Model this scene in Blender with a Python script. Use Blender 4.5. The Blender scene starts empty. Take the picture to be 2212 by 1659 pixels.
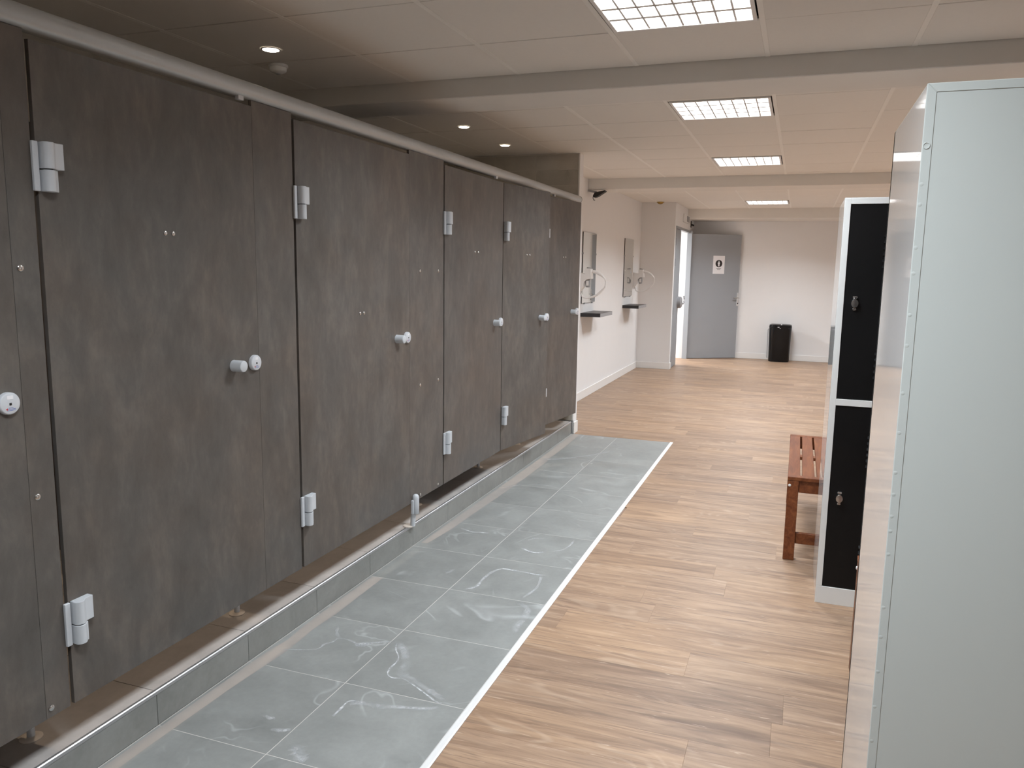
import bpy, bmesh, math, random
from mathutils import Matrix, Vector
random.seed(7)
S = bpy.context.scene
COL = S.collection
PI = math.pi

# ------------------------------------------------------------------ camera
F_PX = 1694.02
cam_d = bpy.data.cameras.new('camera')
cam_d.sensor_fit = 'HORIZONTAL'; cam_d.sensor_width = 36.0
cam_d.lens = F_PX / 2212 * 36.0
cam_d.clip_start = 0.02; cam_d.clip_end = 100
cam = bpy.data.objects.new('camera', cam_d); COL.objects.link(cam)
def _rot(y, p, r):
    fwd = Vector((math.sin(y)*math.cos(p), math.cos(y)*math.cos(p), math.sin(p)))
    right = Vector((math.cos(y), -math.sin(y), 0)); up = right.cross(fwd)
    r2 = math.cos(r)*right + math.sin(r)*up; u2 = -math.sin(r)*right + math.cos(r)*up
    return r2, u2, fwd
_r, _u, _f = _rot(-0.347139906, -0.147081904, 0.0157526372)
cam.matrix_world = Matrix(((_r.x, _u.x, -_f.x, 0), (_r.y, _u.y, -_f.y, 0), (_r.z, _u.z, -_f.z, 1.5), (0, 0, 0, 1)))
S.camera = cam

# ------------------------------------------------------------------ world, exposure
S.view_settings.view_transform = 'Standard'
S.view_settings.look = 'None'
S.view_settings.exposure = 0.0
S.view_settings.gamma = 1.0
S.view_settings.use_curve_mapping = False
W = bpy.data.worlds.new('world'); S.world = W; W.use_nodes = True
W.node_tree.nodes['Background'].inputs[0].default_value = (0.8, 0.85, 0.9, 1)
W.node_tree.nodes['Background'].inputs[1].default_value = 0.02
S.cycles.max_bounces = 10; S.cycles.diffuse_bounces = 6; S.cycles.glossy_bounces = 5
S.cycles.sample_clamp_indirect = 6.0
S.cycles.use_denoising = True

# lamp settings, used by the fixtures' builders further down
LAMP_W = 34.5
LAMP_COL = (0.92, 1.0, 1.07)
LAMP_SPREAD = math.radians(140)
SPOT_W = 3.0
SPOT_COL = (1.0, 0.78, 0.57)
HALL_W = 190.0

# ------------------------------------------------------------------ materials
def nd(nt, t, **kw):
    n = nt.nodes.new(t)
    for k, v in kw.items(): setattr(n, k, v)
    return n
def base_mat(name, rough=0.5, metal=0.0, spec=0.5):
    m = bpy.data.materials.new(name); m.use_nodes = True
    nt = m.node_tree; b = nt.nodes['Principled BSDF']
    b.inputs['Roughness'].default_value = rough; b.inputs['Metallic'].default_value = metal
    b.inputs['Specular IOR Level'].default_value = spec
    return m, nt, b
def lnk(nt, a, b): nt.links.new(a, b)
def mth(nt, op, a, b=None, c=None):
    n = nd(nt, 'ShaderNodeMath', operation=op)
    for i, v in enumerate((a, b, c)):
        if v is None: continue
        if isinstance(v, (int, float)): n.inputs[i].default_value = v
        else: lnk(nt, v, n.inputs[i])
    return n.outputs[0]
def mixc(nt, f, a, b, mode='MIX'):
    n = nd(nt, 'ShaderNodeMix', data_type='RGBA', blend_type=mode)
    for s, v in ((n.inputs[0], f), (n.inputs[6], a), (n.inputs[7], b)):
        if isinstance(v, (int, float)): s.default_value = v
        elif isinstance(v, tuple): s.default_value = (*v[:3], 1)
        else: lnk(nt, v, s)
    return n.outputs[2]
def ramp(nt, f, stops):
    n = nd(nt, 'ShaderNodeValToRGB'); e = n.color_ramp.elements
    while len(e) < len(stops): e.new(0.5)
    for i, (p, c) in enumerate(stops):
        e[i].position = p; e[i].color = (*c, 1) if isinstance(c, tuple) else (c, c, c, 1)
    lnk(nt, f, n.inputs[0]); return n.outputs[0]
def position(nt, scale=(1, 1, 1), rnd=0.0):
    g = nd(nt, 'ShaderNodeNewGeometry'); v = g.outputs['Position']
    if rnd:
        o = nd(nt, 'ShaderNodeObjectInfo')
        c = nd(nt, 'ShaderNodeVectorMath', operation='SCALE'); c.inputs[0].default_value = (rnd, rnd*1.7, rnd*2.3)
        lnk(nt, o.outputs['Random'], c.inputs['Scale'])
        a = nd(nt, 'ShaderNodeVectorMath', operation='ADD'); lnk(nt, v, a.inputs[0]); lnk(nt, c.outputs[0], a.inputs[1]); v = a.outputs[0]
    m = nd(nt, 'ShaderNodeVectorMath', operation='MULTIPLY'); m.inputs[1].default_value = scale
    lnk(nt, v, m.inputs[0]); return m.outputs[0]
def noise(nt, v, scale, detail=4, rough=0.55, dist=0.0):
    n = nd(nt, 'ShaderNodeTexNoise'); n.inputs['Scale'].default_value = scale
    n.inputs['Detail'].default_value = detail; n.inputs['Roughness'].default_value = rough; n.inputs['Distortion'].default_value = dist
    lnk(nt, v, n.inputs['Vector']); return n.outputs['Fac']
def bump(nt, b, h, strength, dist=0.002):
    n = nd(nt, 'ShaderNodeBump'); n.inputs['Strength'].default_value = strength; n.inputs['Distance'].default_value = dist
    lnk(nt, h, n.inputs['Height']); lnk(nt, n.outputs[0], b.inputs['Normal'])
def plain(name, col, rough=0.5, metal=0.0, spec=0.5, var=0.04, scale=30, bmp=0.0, coat=0.0):
    """a plain surface with faint procedural mottling"""
    m, nt, b = base_mat(name, rough, metal, spec)
    p = position(nt); f = noise(nt, p, scale, 3)
    lo = tuple(c*(1-var) for c in col); hi = tuple(min(1, c*(1+var)) for c in col)
    lnk(nt, mixc(nt, f, lo, hi), b.inputs['Base Color'])
    if bmp: bump(nt, b, noise(nt, p, scale*8, 2), bmp, 0.001)
    if coat:
        b.inputs['Coat Weight'].default_value = coat; b.inputs['Coat Roughness'].default_value = 0.05
    return m
def emit(name, col, strength):
    m = bpy.data.materials.new(name); m.use_nodes = True; nt = m.node_tree
    nt.nodes.remove(nt.nodes['Principled BSDF'])
    e = nd(nt, 'ShaderNodeEmission'); e.inputs[0].default_value = (*col, 1); e.inputs[1].default_value = strength
    lnk(nt, e.outputs[0], nt.nodes['Material Output'].inputs[0]); return m

M = {}
M['wall'] = plain('wall_paint', (0.78, 0.773, 0.772), 0.75, var=0.015, scale=6, bmp=0.04)
M['ceil'] = plain('ceiling_tile', (0.80, 0.775, 0.735), 0.9, var=0.02, scale=40, bmp=0.08)
M['runner'] = plain('ceiling_runner', (0.66, 0.635, 0.60), 0.6, var=0.02)
M['main_runner'] = plain('ceiling_main_runner', (0.86, 0.84, 0.80), 0.5, var=0.02)
M['plenum'] = plain('plenum_dark', (0.06, 0.055, 0.05), 0.9)
M['beam'] = plain('beam_plaster', (0.76, 0.74, 0.705), 0.85, var=0.03, scale=5, bmp=0.05)
M['base'] = plain('baseboard_paint', (0.80, 0.785, 0.765), 0.45, var=0.01)
M['white_metal'] = plain('white_lacquered_metal', (0.78, 0.79, 0.78), 0.32, var=0.01, scale=8)
M['grey_lacquer'] = plain('pale_grey_lacquer', (0.60, 0.64, 0.62), 0.42, var=0.015, scale=4)
M['gloss_metal'] = plain('glossy_lacquered_metal', (0.76, 0.755, 0.745), 0.05, var=0.008, scale=8, spec=0.7)
M['black_door'] = plain('black_lacquer', (0.0055, 0.0055, 0.006), 0.42, spec=0.25, var=0.1)
M['chrome'] = plain('brushed_steel', (0.62, 0.61, 0.60), 0.22, 1.0, var=0.03)
M['alu'] = plain('anodised_grey', (0.55, 0.575, 0.605), 0.42, 0.0, var=0.02)
M['alu_rail'] = plain('rail_grey', (0.47, 0.49, 0.50), 0.34, 0.35, var=0.02)
M['plastic_pale'] = plain('pale_grey_plastic', (0.58, 0.60, 0.63), 0.35, var=0.01)
M['white_plastic'] = plain('white_plastic', (0.78, 0.77, 0.76), 0.35, var=0.01)
M['grey_plastic'] = plain('grey_plastic', (0.30, 0.30, 0.31), 0.4, var=0.02)
M['dark'] = plain('dark_plastic', (0.012, 0.011, 0.011), 0.5, var=0.1)
M['black_gloss'] = plain('black_gloss_plastic', (0.006, 0.006, 0.0065), 0.11, spec=0.28, var=0.1)
M['shelf'] = plain('black_laminate', (0.014, 0.012, 0.013), 0.35, spec=0.5, var=0.1)
M['grey_door'] = plain('grey_door_paint', (0.30, 0.315, 0.335), 0.45, var=0.02, scale=5)
M['grey_frame'] = plain('grey_frame_paint', (0.34, 0.36, 0.385), 0.4, var=0.02, scale=5)
M['paper'] = plain('white_paper', (0.80, 0.79, 0.81), 0.7, var=0.01)
M['ink'] = plain('black_ink', (0.018, 0.012, 0.011), 0.6, var=0.05)
M['grey_ink'] = plain('grey_ink', (0.22, 0.21, 0.21), 0.6, var=0.05)
M['blue_ink'] = plain('blue_ink', (0.12, 0.18, 0.42), 0.5, var=0.05)
M['red_ink'] = plain('red_ink', (0.60, 0.07, 0.08), 0.5, var=0.05)
M['brass'] = plain('brass', (0.42, 0.27, 0.08), 0.35, 1.0, var=0.05)
M['grout'] = plain('grout', (0.50, 0.475, 0.45), 0.85, var=0.05, scale=60)
M['groutwall'] = plain('grout_wall', (0.72, 0.68, 0.61), 0.85, var=0.05, scale=60)
M['trim_white'] = plain('aluminium_strip', (0.80, 0.80, 0.79), 0.35, 0.2, var=0.02)
M['trim_steel'] = plain('steel_edge', (0.50, 0.50, 0.51), 0.36, 0.8, var=0.02)
M['residue'] = plain('cement_residue', (0.315, 0.288, 0.266), 0.6, var=0.10, scale=12)
M['foot'] = plain('foot_plastic', (0.62, 0.56, 0.50), 0.5, var=0.02)

def mat_mirror():
    m, nt, b = base_mat('mirror_glass', 0.02, 1.0)
    f = noise(nt, position(nt), 3)
    lnk(nt, mixc(nt, f, (0.80, 0.82, 0.81), (0.84, 0.86, 0.85)), b.inputs['Base Color']); return m
M['mirror'] = mat_mirror()

def mat_panel():
    m, nt, b = base_mat('slate_brown_laminate', 0.42, 0, 0.4)
    p = position(nt, (1, 1, 1), 9.0); ps = position(nt, (1, 1, 0.45), 9.0)
    a = noise(nt, ps, 7.0, 6, 0.66, 0.5); c = noise(nt, p, 2.2, 4, 0.6); d = noise(nt, ps, 26, 4, 0.65)
    f = mth(nt, 'ADD', mth(nt, 'MULTIPLY', a, 0.62), mth(nt, 'MULTIPLY', d, 0.38))
    tone = ramp(nt, f, [(0.34, (0.066, 0.062, 0.058)), (0.5, (0.093, 0.086, 0.080)), (0.66, (0.135, 0.123, 0.110))])
    warm = mixc(nt, ramp(nt, c, [(0.40, 0.0), (0.62, 1.0)]), tone, (1.03, 0.94, 0.88), 'MULTIPLY')
    fine = noise(nt, p, 260, 2)
    lnk(nt, mixc(nt, mth(nt, 'MULTIPLY', fine, 0.10), warm, (0.2, 0.18, 0.15)), b.inputs['Base Color'])
    bump(nt, b, fine, 0.05, 0.0006); return m
M['panel'] = mat_panel()
M['panel_edge'] = plain('laminate_edge', (0.11, 0.098, 0.085), 0.5, var=0.05)

def mat_tile(name, c0, c1, c2, rough, rnd=7.0, vein=0.0):
    m, nt, b = base_mat(name, rough, 0, 0.45)
    p = position(nt, (1, 1, 1), rnd)
    a = noise(nt, p, 5.0, 5, 0.6, 0.6); d = noise(nt, p, 45, 4, 0.65)
    f = mth(nt, 'ADD', mth(nt, 'MULTIPLY', a, 0.75), mth(nt, 'MULTIPLY', d, 0.25))
    col = ramp(nt, f, [(0.32, c0), (0.5, c1), (0.7, c2)])
    o = nd(nt, 'ShaderNodeObjectInfo')
    col = mixc(nt, 1.0, col, ramp(nt, o.outputs['Random'], [(0.0, 0.93), (1.0, 1.05)]), 'MULTIPLY')
    if vein:
        v = noise(nt, p, 1.7, 3, 0.5, 1.2)
        line = mth(nt, 'SUBTRACT', 1.0, mth(nt, 'MULTIPLY', mth(nt, 'ABSOLUTE', mth(nt, 'SUBTRACT', v, 0.5)), 70.0))
        line = mth(nt, 'MAXIMUM', line, 0.0)
        mask = ramp(nt, noise(nt, p, 3.0, 3), [(0.5, 0.0), (0.62, 1.0)])
        sp = mth(nt, 'MULTIPLY', mth(nt, 'MULTIPLY', line, mask), vein)
        col = mixc(nt, sp, col, (0.58, 0.59, 0.60))
    lnk(nt, col, b.inputs['Base Color'])
    rr = nd(nt, 'ShaderNodeMapRange'); rr.inputs[3].default_value = rough-0.08; rr.inputs[4].default_value = rough+0.10
    lnk(nt, a, rr.inputs[0]); lnk(nt, rr.outputs[0], b.inputs['Roughness'])
    bump(nt, b, d, 0.06, 0.0008); return m
M['tile'] = mat_tile('grey_stone_tile', (0.205, 0.211, 0.203), (0.246, 0.252, 0.243), (0.292, 0.300, 0.289), 0.42, vein=0.35)
M['curb_tile'] = mat_tile('curb_stone_tile', (0.185, 0.189, 0.178), (0.23, 0.234, 0.222), (0.28, 0.284, 0.272), 0.42)
M['step_tile'] = mat_tile('step_stone_tile', (0.36, 0.335, 0.315), (0.42, 0.39, 0.37), (0.49, 0.455, 0.43), 0.42)
M['wall_tile'] = mat_tile('beige_wall_tile', (0.43, 0.40, 0.345), (0.48, 0.445, 0.39), (0.53, 0.495, 0.435), 0.3, rnd=5.0)

def mat_wood(slab=False):
    m, nt, b = base_mat('oak_plank_slab' if slab else 'oak_plank', 0.42, 0, 0.28)
    g = nd(nt, 'ShaderNodeNewGeometry'); sx = nd(nt, 'ShaderNodeSeparateXYZ'); lnk(nt, g.outputs['Position'], sx.inputs[0])
    X, Y = sx.outputs[0], sx.outputs[1]
    if slab:
        row = mth(nt, 'FLOOR', mth(nt, 'DIVIDE', Y, 0.2))
        off = mth(nt, 'MULTIPLY', mth(nt, 'FRACT', mth(nt, 'MULTIPLY', row, 0.618)), 1.2)
        xx = mth(nt, 'DIVIDE', mth(nt, 'ADD', X, off), 1.2); colm = mth(nt, 'FLOOR', xx)
        cb = nd(nt, 'ShaderNodeCombineXYZ'); lnk(nt, row, cb.inputs[0]); lnk(nt, colm, cb.inputs[1])
        wn = nd(nt, 'ShaderNodeTexWhiteNoise', noise_dimensions='2D'); lnk(nt, cb.outputs[0], wn.inputs['Vector']); R = wn.outputs['Value']
    else:
        R = nd(nt, 'ShaderNodeObjectInfo').outputs['Random']
    # local coords: x along the grain, y across, seed in z
    cb = nd(nt, 'ShaderNodeCombineXYZ')
    lnk(nt, X, cb.inputs[0]); lnk(nt, Y, cb.inputs[1]); lnk(nt, mth(nt, 'MULTIPLY', R, 53.0), cb.inputs[2])
    def st(sx_, sy_):
        v = nd(nt, 'ShaderNodeVectorMath', operation='MULTIPLY'); v.inputs[1].default_value = (sx_, sy_, 1); lnk(nt, cb.outputs[0], v.inputs[0]); return v.outputs[0]
    broad = noise(nt, st(1.5, 14), 1.0, 5, 0.62, 1.2)
    grain = noise(nt, st(3.6, 60), 1.0, 5, 0.62, 0.6)
    fine = noise(nt, st(9, 260), 1.0, 3, 0.6)
    # cathedral figure: rings from a slowly warped cross coordinate
    warp = noise(nt, st(1.1, 3.2), 1.0, 2, 0.4, 0.2)
    rings = mth(nt, 'SINE', mth(nt, 'MULTIPLY', warp, 150.0))
    rmask = ramp(nt, noise(nt, st(1.0, 6), 1.3, 2), [(0.52, 0.0), (0.66, 1.0)])
    col = ramp(nt, broad, [(0.28, (0.178, 0.114, 0.078)), (0.46, (0.295, 0.195, 0.130)), (0.68, (0.405, 0.276, 0.182))])
    tint = ramp(nt, R, [(0.0, (0.80, 0.79, 0.81)), (0.25, (0.95, 0.94, 0.94)), (0.5, (1.03, 1.0, 0.96)), (0.8, (0.96, 0.965, 0.99)), (1.0, (1.06, 1.05, 1.04))])
    col = mixc(nt, 1.0, col, tint, 'MULTIPLY')
    col = mixc(nt, ramp(nt, grain, [(0.30, 0.85), (0.46, 0.0)]), col, (0.17, 0.115, 0.085))
    col = mixc(nt, mth(nt, 'MULTIPLY', ramp(nt, grain, [(0.60, 0.0), (0.74, 1.0)]), 0.5), col, (0.64, 0.49, 0.37))
    rl = mth(nt, 'MULTIPLY', mth(nt, 'MULTIPLY', mth(nt, 'MAXIMUM', rings, 0.0), rmask), 0.28)
    col = mixc(nt, rl, col, (0.55, 0.42, 0.31))
    flk = noise(nt, st(11, 110), 1.0, 2, 0.5, 0.6)
    col = mixc(nt, ramp(nt, flk, [(0.69, 0.0), (0.745, 0.6)]), col, (0.58, 0.45, 0.34))
    col = mixc(nt, mth(nt, 'MULTIPLY', ramp(nt, fine, [(0.35, 1.0), (0.6, 0.0)]), 0.12), col, (0.18, 0.11, 0.07))
    if slab:
        fy = mth(nt, 'FRACT', mth(nt, 'DIVIDE', Y, 0.2)); fx = mth(nt, 'FRACT', xx)
        jy = mth(nt, 'LESS_THAN', fy, 0.010); jx = mth(nt, 'LESS_THAN', fx, 0.0016)
        col = mixc(nt, mth(nt, 'MULTIPLY', mth(nt, 'MAXIMUM', jy, jx), 0.3), col, (0.17, 0.11, 0.075))
    lnk(nt, col, b.inputs['Base Color'])
    bump(nt, b, fine, 0.06, 0.0006); return m
M['plank'] = mat_wood(); M['plank_slab'] = mat_wood(True)
M['joint'] = plain('plank_joint', (0.24, 0.16, 0.115), 0.8, var=0.1)

def mat_bench():
    m, nt, b = base_mat('red_brown_hardwood', 0.42, 0, 0.3)
    g = nd(nt, 'ShaderNodeTexCoord')
    v = nd(nt, 'ShaderNodeVectorMath', operation='MULTIPLY'); v.inputs[1].default_value = (40, 4, 40)
    o = nd(nt, 'ShaderNodeObjectInfo'); ad = nd(nt, 'ShaderNodeVectorMath', operation='ADD')
    lnk(nt, g.outputs['Object'], v.inputs[0]); lnk(nt, v.outputs[0], ad.inputs[0])
    sc = nd(nt, 'ShaderNodeVectorMath', operation='SCALE'); sc.inputs[0].default_value = (31, 17, 23); lnk(nt, o.outputs['Random'], sc.inputs['Scale']); lnk(nt, sc.outputs[0], ad.inputs[1])
    f = noise(nt, ad.outputs[0], 1.0, 5, 0.6, 0.6)
    col = ramp(nt, f, [(0.3, (0.105, 0.029, 0.010)), (0.5, (0.158, 0.048, 0.017)), (0.7, (0.225, 0.078, 0.028))])
    lnk(nt, col, b.inputs['Base Color']); bump(nt, b, f, 0.08, 0.001); return m
M['bench'] = mat_bench()

def mat_stain():
    m = bpy.data.materials.new('lime_stain'); m.use_nodes = True; nt = m.node_tree; b = nt.nodes['Principled BSDF']
    b.inputs['Base Color'].default_value = (0.62, 0.63, 0.64, 1); b.inputs['Roughness'].default_value = 0.6
    t = nd(nt, 'ShaderNodeBsdfTransparent'); mx = nd(nt, 'ShaderNodeMixShader')
    at = nd(nt, 'ShaderNodeAttribute', attribute_name='soft')
    f = noise(nt, position(nt), 55, 4, 0.7); c = noise(nt, position(nt), 9, 3)
    k = mth(nt, 'MULTIPLY', ramp(nt, f, [(0.30, 0.25), (0.62, 1.0)]), ramp(nt, c, [(0.32, 0.2), (0.55, 1.0)]))
    k = mth(nt, 'MULTIPLY', k, at.outputs['Fac'])
    lnk(nt, k, mx.inputs[0]); lnk(nt, t.outputs[0], mx.inputs[1]); lnk(nt, b.outputs[0], mx.inputs[2])
    lnk(nt, mx.outputs[0], nt.nodes['Material Output'].inputs[0]); return m
M['stain'] = mat_stain()
M['tube'] = emit('fluorescent_tube', (1.0, 0.99, 0.98), 30.0)
M['spot_lamp'] = emit('warm_spot_lamp', (1.0, 0.88, 0.70), 30.0)

# ------------------------------------------------------------------ mesh helpers
class MB:
    def __init__(s): s.v = []; s.f = []
    def add(s, vs, fs):
        o = len(s.v); s.v += [tuple(p) for p in vs]; s.f += [tuple(i+o for i in f) for f in fs]; return s
    def box(s, x0, y0, z0, x1, y1, z1):
        if x0 > x1: x0, x1 = x1, x0
        if y0 > y1: y0, y1 = y1, y0
        if z0 > z1: z0, z1 = z1, z0
        return s.add([(x0,y0,z0),(x1,y0,z0),(x1,y1,z0),(x0,y1,z0),(x0,y0,z1),(x1,y0,z1),(x1,y1,z1),(x0,y1,z1)],
            [(0,3,2,1),(4,5,6,7),(0,1,5,4),(1,2,6,5),(2,3,7,6),(3,0,4,7)])
    def loft(s, rings, cap0=True, cap1=True):
        n = len(rings[0]); vs = [p for r in rings for p in r]; fs = []
        for k in range(len(rings)-1):
            for i in range(n):
                j = (i+1) % n; fs.append((k*n+i, k*n+j, (k+1)*n+j, (k+1)*n+i))
        if cap0: fs.append(tuple(reversed(range(n))))
        if cap1: fs.append(tuple(range((len(rings)-1)*n, len(rings)*n)))
        return s.add(vs, fs)
    def turn(s, o, axis, prof, n=20, cap=True):
        """surface of revolution about AXIS through O; prof = [(distance along axis, radius)]"""
        a = Vector(axis).normalized(); t = Vector((0,0,1)) if abs(a.z) < 0.9 else Vector((1,0,0))
        u = a.cross(t).normalized(); w = a.cross(u); o = Vector(o)
        return s.loft([[o + a*d + (u*math.cos(2*PI*i/n) + w*math.sin(2*PI*i/n))*max(r, 1e-5) for i in range(n)] for d, r in prof], cap, cap)
    def cyl(s, p0, p1, r, n=16, r1=None):
        p0 = Vector(p0); d = Vector(p1)-p0
        return s.turn(p0, d, [(0, r), (d.length, r if r1 is None else r1)], n)
    def prism(s, poly, axis, a, b):
        """poly: 2D points; axis 'x': (y,z), 'y': (x,z), 'z': (x,y)"""
        def P(p, t): return {'x': (t, p[0], p[1]), 'y': (p[0], t, p[1]), 'z': (p[0], p[1], t)}[axis]
        return s.loft([[P(p, a) for p in poly], [P(p, b) for p in poly]])
    def tube(s, pts, r, n=10):
        pts = [Vector(p) for p in pts]; rings = []
        for i, p in enumerate(pts):
            d = (pts[min(i+1, len(pts)-1)] - pts[max(i-1, 0)]).normalized()
            t = Vector((0,0,1)) if abs(d.z) < 0.95 else Vector((0,1,0))
            u = d.cross(t).normalized(); w = d.cross(u)
            rr = r[i] if isinstance(r, (list, tuple)) else r
            rings.append([p + (u*math.cos(2*PI*k/n) + w*math.sin(2*PI*k/n))*rr for k in range(n)])
        return s.loft(rings)
    def mesh(s, name, m, bev=0.0, smooth=False, seg=1):
        me = bpy.data.meshes.new(name); me.from_pydata(s.v, [], s.f)
        bm = bmesh.new(); bm.from_mesh(me)
        bmesh.ops.recalc_face_normals(bm, faces=bm.faces)
        if bev:
            bmesh.ops.bevel(bm, geom=[e for e in bm.edges if len(e.link_faces) == 2 and e.calc_face_angle(0) > 0.6], offset=bev, segments=seg, affect='EDGES', profile=0.5, clamp_overlap=True)
        if smooth:
            for f in bm.faces: f.smooth = True
            for e in bm.edges:
                if len(e.link_faces) == 2 and e.calc_face_angle(0) > 0.7: e.smooth = False
        bm.to_mesh(me); bm.free(); me.materials.append(m); return me
def put(name, me, parent=None, loc=(0,0,0), rot=(0,0,0)):
    o = bpy.data.objects.new(name, me); COL.objects.link(o)
    o.location = loc; o.rotation_euler = rot
    if parent is not None: o.parent = parent
    return o
def obj(name, mb, m, parent=None, loc=(0,0,0), bev=0.0, smooth=False, seg=1, label=None, rot=(0,0,0)):
    o = put(name, mb.mesh(name, m, bev, smooth, seg), parent, loc, rot)
    if label: o['label'] = label
    return o
def bx(name, m, x0, y0, z0, x1, y1, z1, parent=None, bev=0.0, label=None, seg=1):
    return obj(name, MB().box(x0,y0,z0,x1,y1,z1), m, parent, bev=bev, label=label, seg=seg)
def tag(o, label, cat, group=None):
    o['label'] = label; o['category'] = cat
    if group: o['group'] = group
    return o
def thing(name, label, cat, loc=(0,0,0), rz=0.0, group=None):
    o = bpy.data.objects.new(name, None); COL.objects.link(o); o.location = loc; o.rotation_euler = (0,0,rz); o.empty_display_size = 0.1
    return tag(o, label, cat, group)
def struct(o, label=None):
    o['kind'] = 'structure'
    if label: o['label'] = label
    return o
def dup(root, loc, label=None, rz=None):
    def cp(o, parent):
        c = o.copy(); COL.objects.link(c)
        if parent is not None: c.parent = parent
        for ch in o.children: cp(ch, c)
        return c
    r = cp(root, None); r.location = loc
    if rz is not None: r.rotation_euler = (0,0,rz)
    if label: r['label'] = label
    return r
def group_empty(name, label=None):
    o = bpy.data.objects.new(name, None); COL.objects.link(o); return struct(o, label)

# ------------------------------------------------------------------ room shell
HC = 2.5
XL, XP, XC = -2.31, -1.86, -1.88      # left wall, cubicle front, curb face
YE = 6.84                              # wall at the end of the showers
XR, YB, YF = 4.2, -2.6, 14.2
floor = group_empty('floor', 'oak plank floor beside a strip of grey stone tiles')
# base under planks
bx('floor_base', M['joint'], -1.90, YB, -0.10, XR, YF, -0.0065, floor)
bx('floor_base', M['joint'], XL, YE, -0.10, -1.90, YF, -0.0065, floor)
TX0, TXM, TX1 = -1.879, -1.457, -0.985
# planks: rows of 0.2 m, 1.2 m long
OV = {14: -0.313, 16: -0.52, 18: -0.24, 12: 0.006, 26: -0.58}
ROW0, ROW1 = 5, 37
for r in range(ROW0, ROW1):
    y0, y1 = r*0.2, (r+1)*0.2
    xs = -0.957 if r < 35 else XL+0.002
    off = OV[r] if r in OV else ((r*0.618) % 1.0)*1.2
    x = off - 1.2*math.ceil((off - xs)/1.2)
    while x < 2.6:
        a, b = max(x, xs), x+1.2
        yy0 = y0
        if b - a > 0.02:
            obj('plank', MB().box(a+0.0001, yy0+0.0001, -0.0065, b-0.0001, y1-0.0001, 0.0), M['plank'], floor, bev=0.0004)
        x += 1.2
for a, b in ((-1.8615, -1.42), (-1.42, -0.957)):
    obj('plank', MB().box(a, 6.836, -0.0065, b-0.0001, 6.9999, 0.0), M['plank'], floor, bev=0.0004)
bx('plank_field', M['plank_slab'], -0.957, YB, -0.0065, XR, ROW0*0.2, 0, floor)
bx('plank_field', M['plank_slab'], 2.6+1.2, ROW0*0.2, -0.0065, XR, ROW1*0.2, -0.001, floor)
bx('plank_field', M['plank_slab'], XL, ROW1*0.2, -0.0065, XR, YF, 0, floor)
bx('plank_field', M['plank_slab'], XL+.002, 6.95, -0.0065, -1.862, 6.9999, -0.0002, floor)
# tiles
bx('grout_bed', M['grout'], TX0-0.004, -0.9, -0.006, -0.985, 6.834, -0.0003, floor)
PITCH = 0.4535
tile_objs = []
for k in range(-8, 9):
    y0 = 2.7515 + k*PITCH; y1 = y0 + PITCH
    for (a, b) in ((TX0, TXM), (TXM, TX1)):
        tile_objs.append(obj('tile', MB().box(a+0.0011, y0+0.0011, -0.006, b-0.0011, min(y1, 6.833)-0.0011, 0.0), M['tile'], floor, bev=0.0006))
# white strip between tiles and planks
t1 = struct(obj('trim_1', MB().prism([(-0.9845, -0.006), (-0.9845, 0.0012), (-0.981, 0.003), (-0.962, 0.003), (-0.9575, 0.0012), (-0.9575, -0.006)], 'y', YB+0.2, 6.835), M['trim_white']), 'white metal strip between tiles and planks')
# beige cement residue along the foot of the curb, and pale lime marks on the tiles
def ribbon(pts, widths, name='stain', m='stain', z=0.0006, soft=None):
    P = [Vector((x, y, z)) for x, y in pts]
    Q = []
    for i in range(len(P)-1):                      # resample with Catmull-Rom
        p0, p1, p2, p3 = P[max(i-1,0)], P[i], P[i+1], P[min(i+2,len(P)-1)]
        for t in (0, 0.2, 0.4, 0.6, 0.8):
            Q.append((0.5*((2*p1)+(p2-p0)*t+(2*p0-5*p1+4*p2-p3)*t*t+(3*p1-p0-3*p2+p3)*t**3), i+t))
    Q.append((P[-1], len(P)-1.0))
    vs, fs, at = [], [], []
    n = len(Q)
    for i, (q, u) in enumerate(Q):
        d = (Q[min(i+1,n-1)][0]-Q[max(i-1,0)][0]).normalized(); nn = Vector((-d.y, d.x, 0))
        w = widths * (0.55 + 0.75*random.random())
        e = min(1.0, i/3.0, (n-1-i)/3.0)
        for s, al in ((-1, 0.0), (-0.35, 1.0), (0.35, 1.0), (1, 0.0)):
            vs.append(q + nn*w*s); at.append(al*e*(soft or 0.8))
    for i in range(n-1):
        for k in range(3): fs.append((i*4+k, i*4+k+1, i*4+5+k, i*4+4+k))
    me = bpy.data.meshes.new(name); me.from_pydata([tuple(v) for v in vs], [], fs)
    a = me.attributes.new('soft', 'FLOAT', 'POINT')
    for i, v in enumerate(at): a.data[i].value = v
    me.materials.append(M[m]); return put(name, me, floor)
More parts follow.
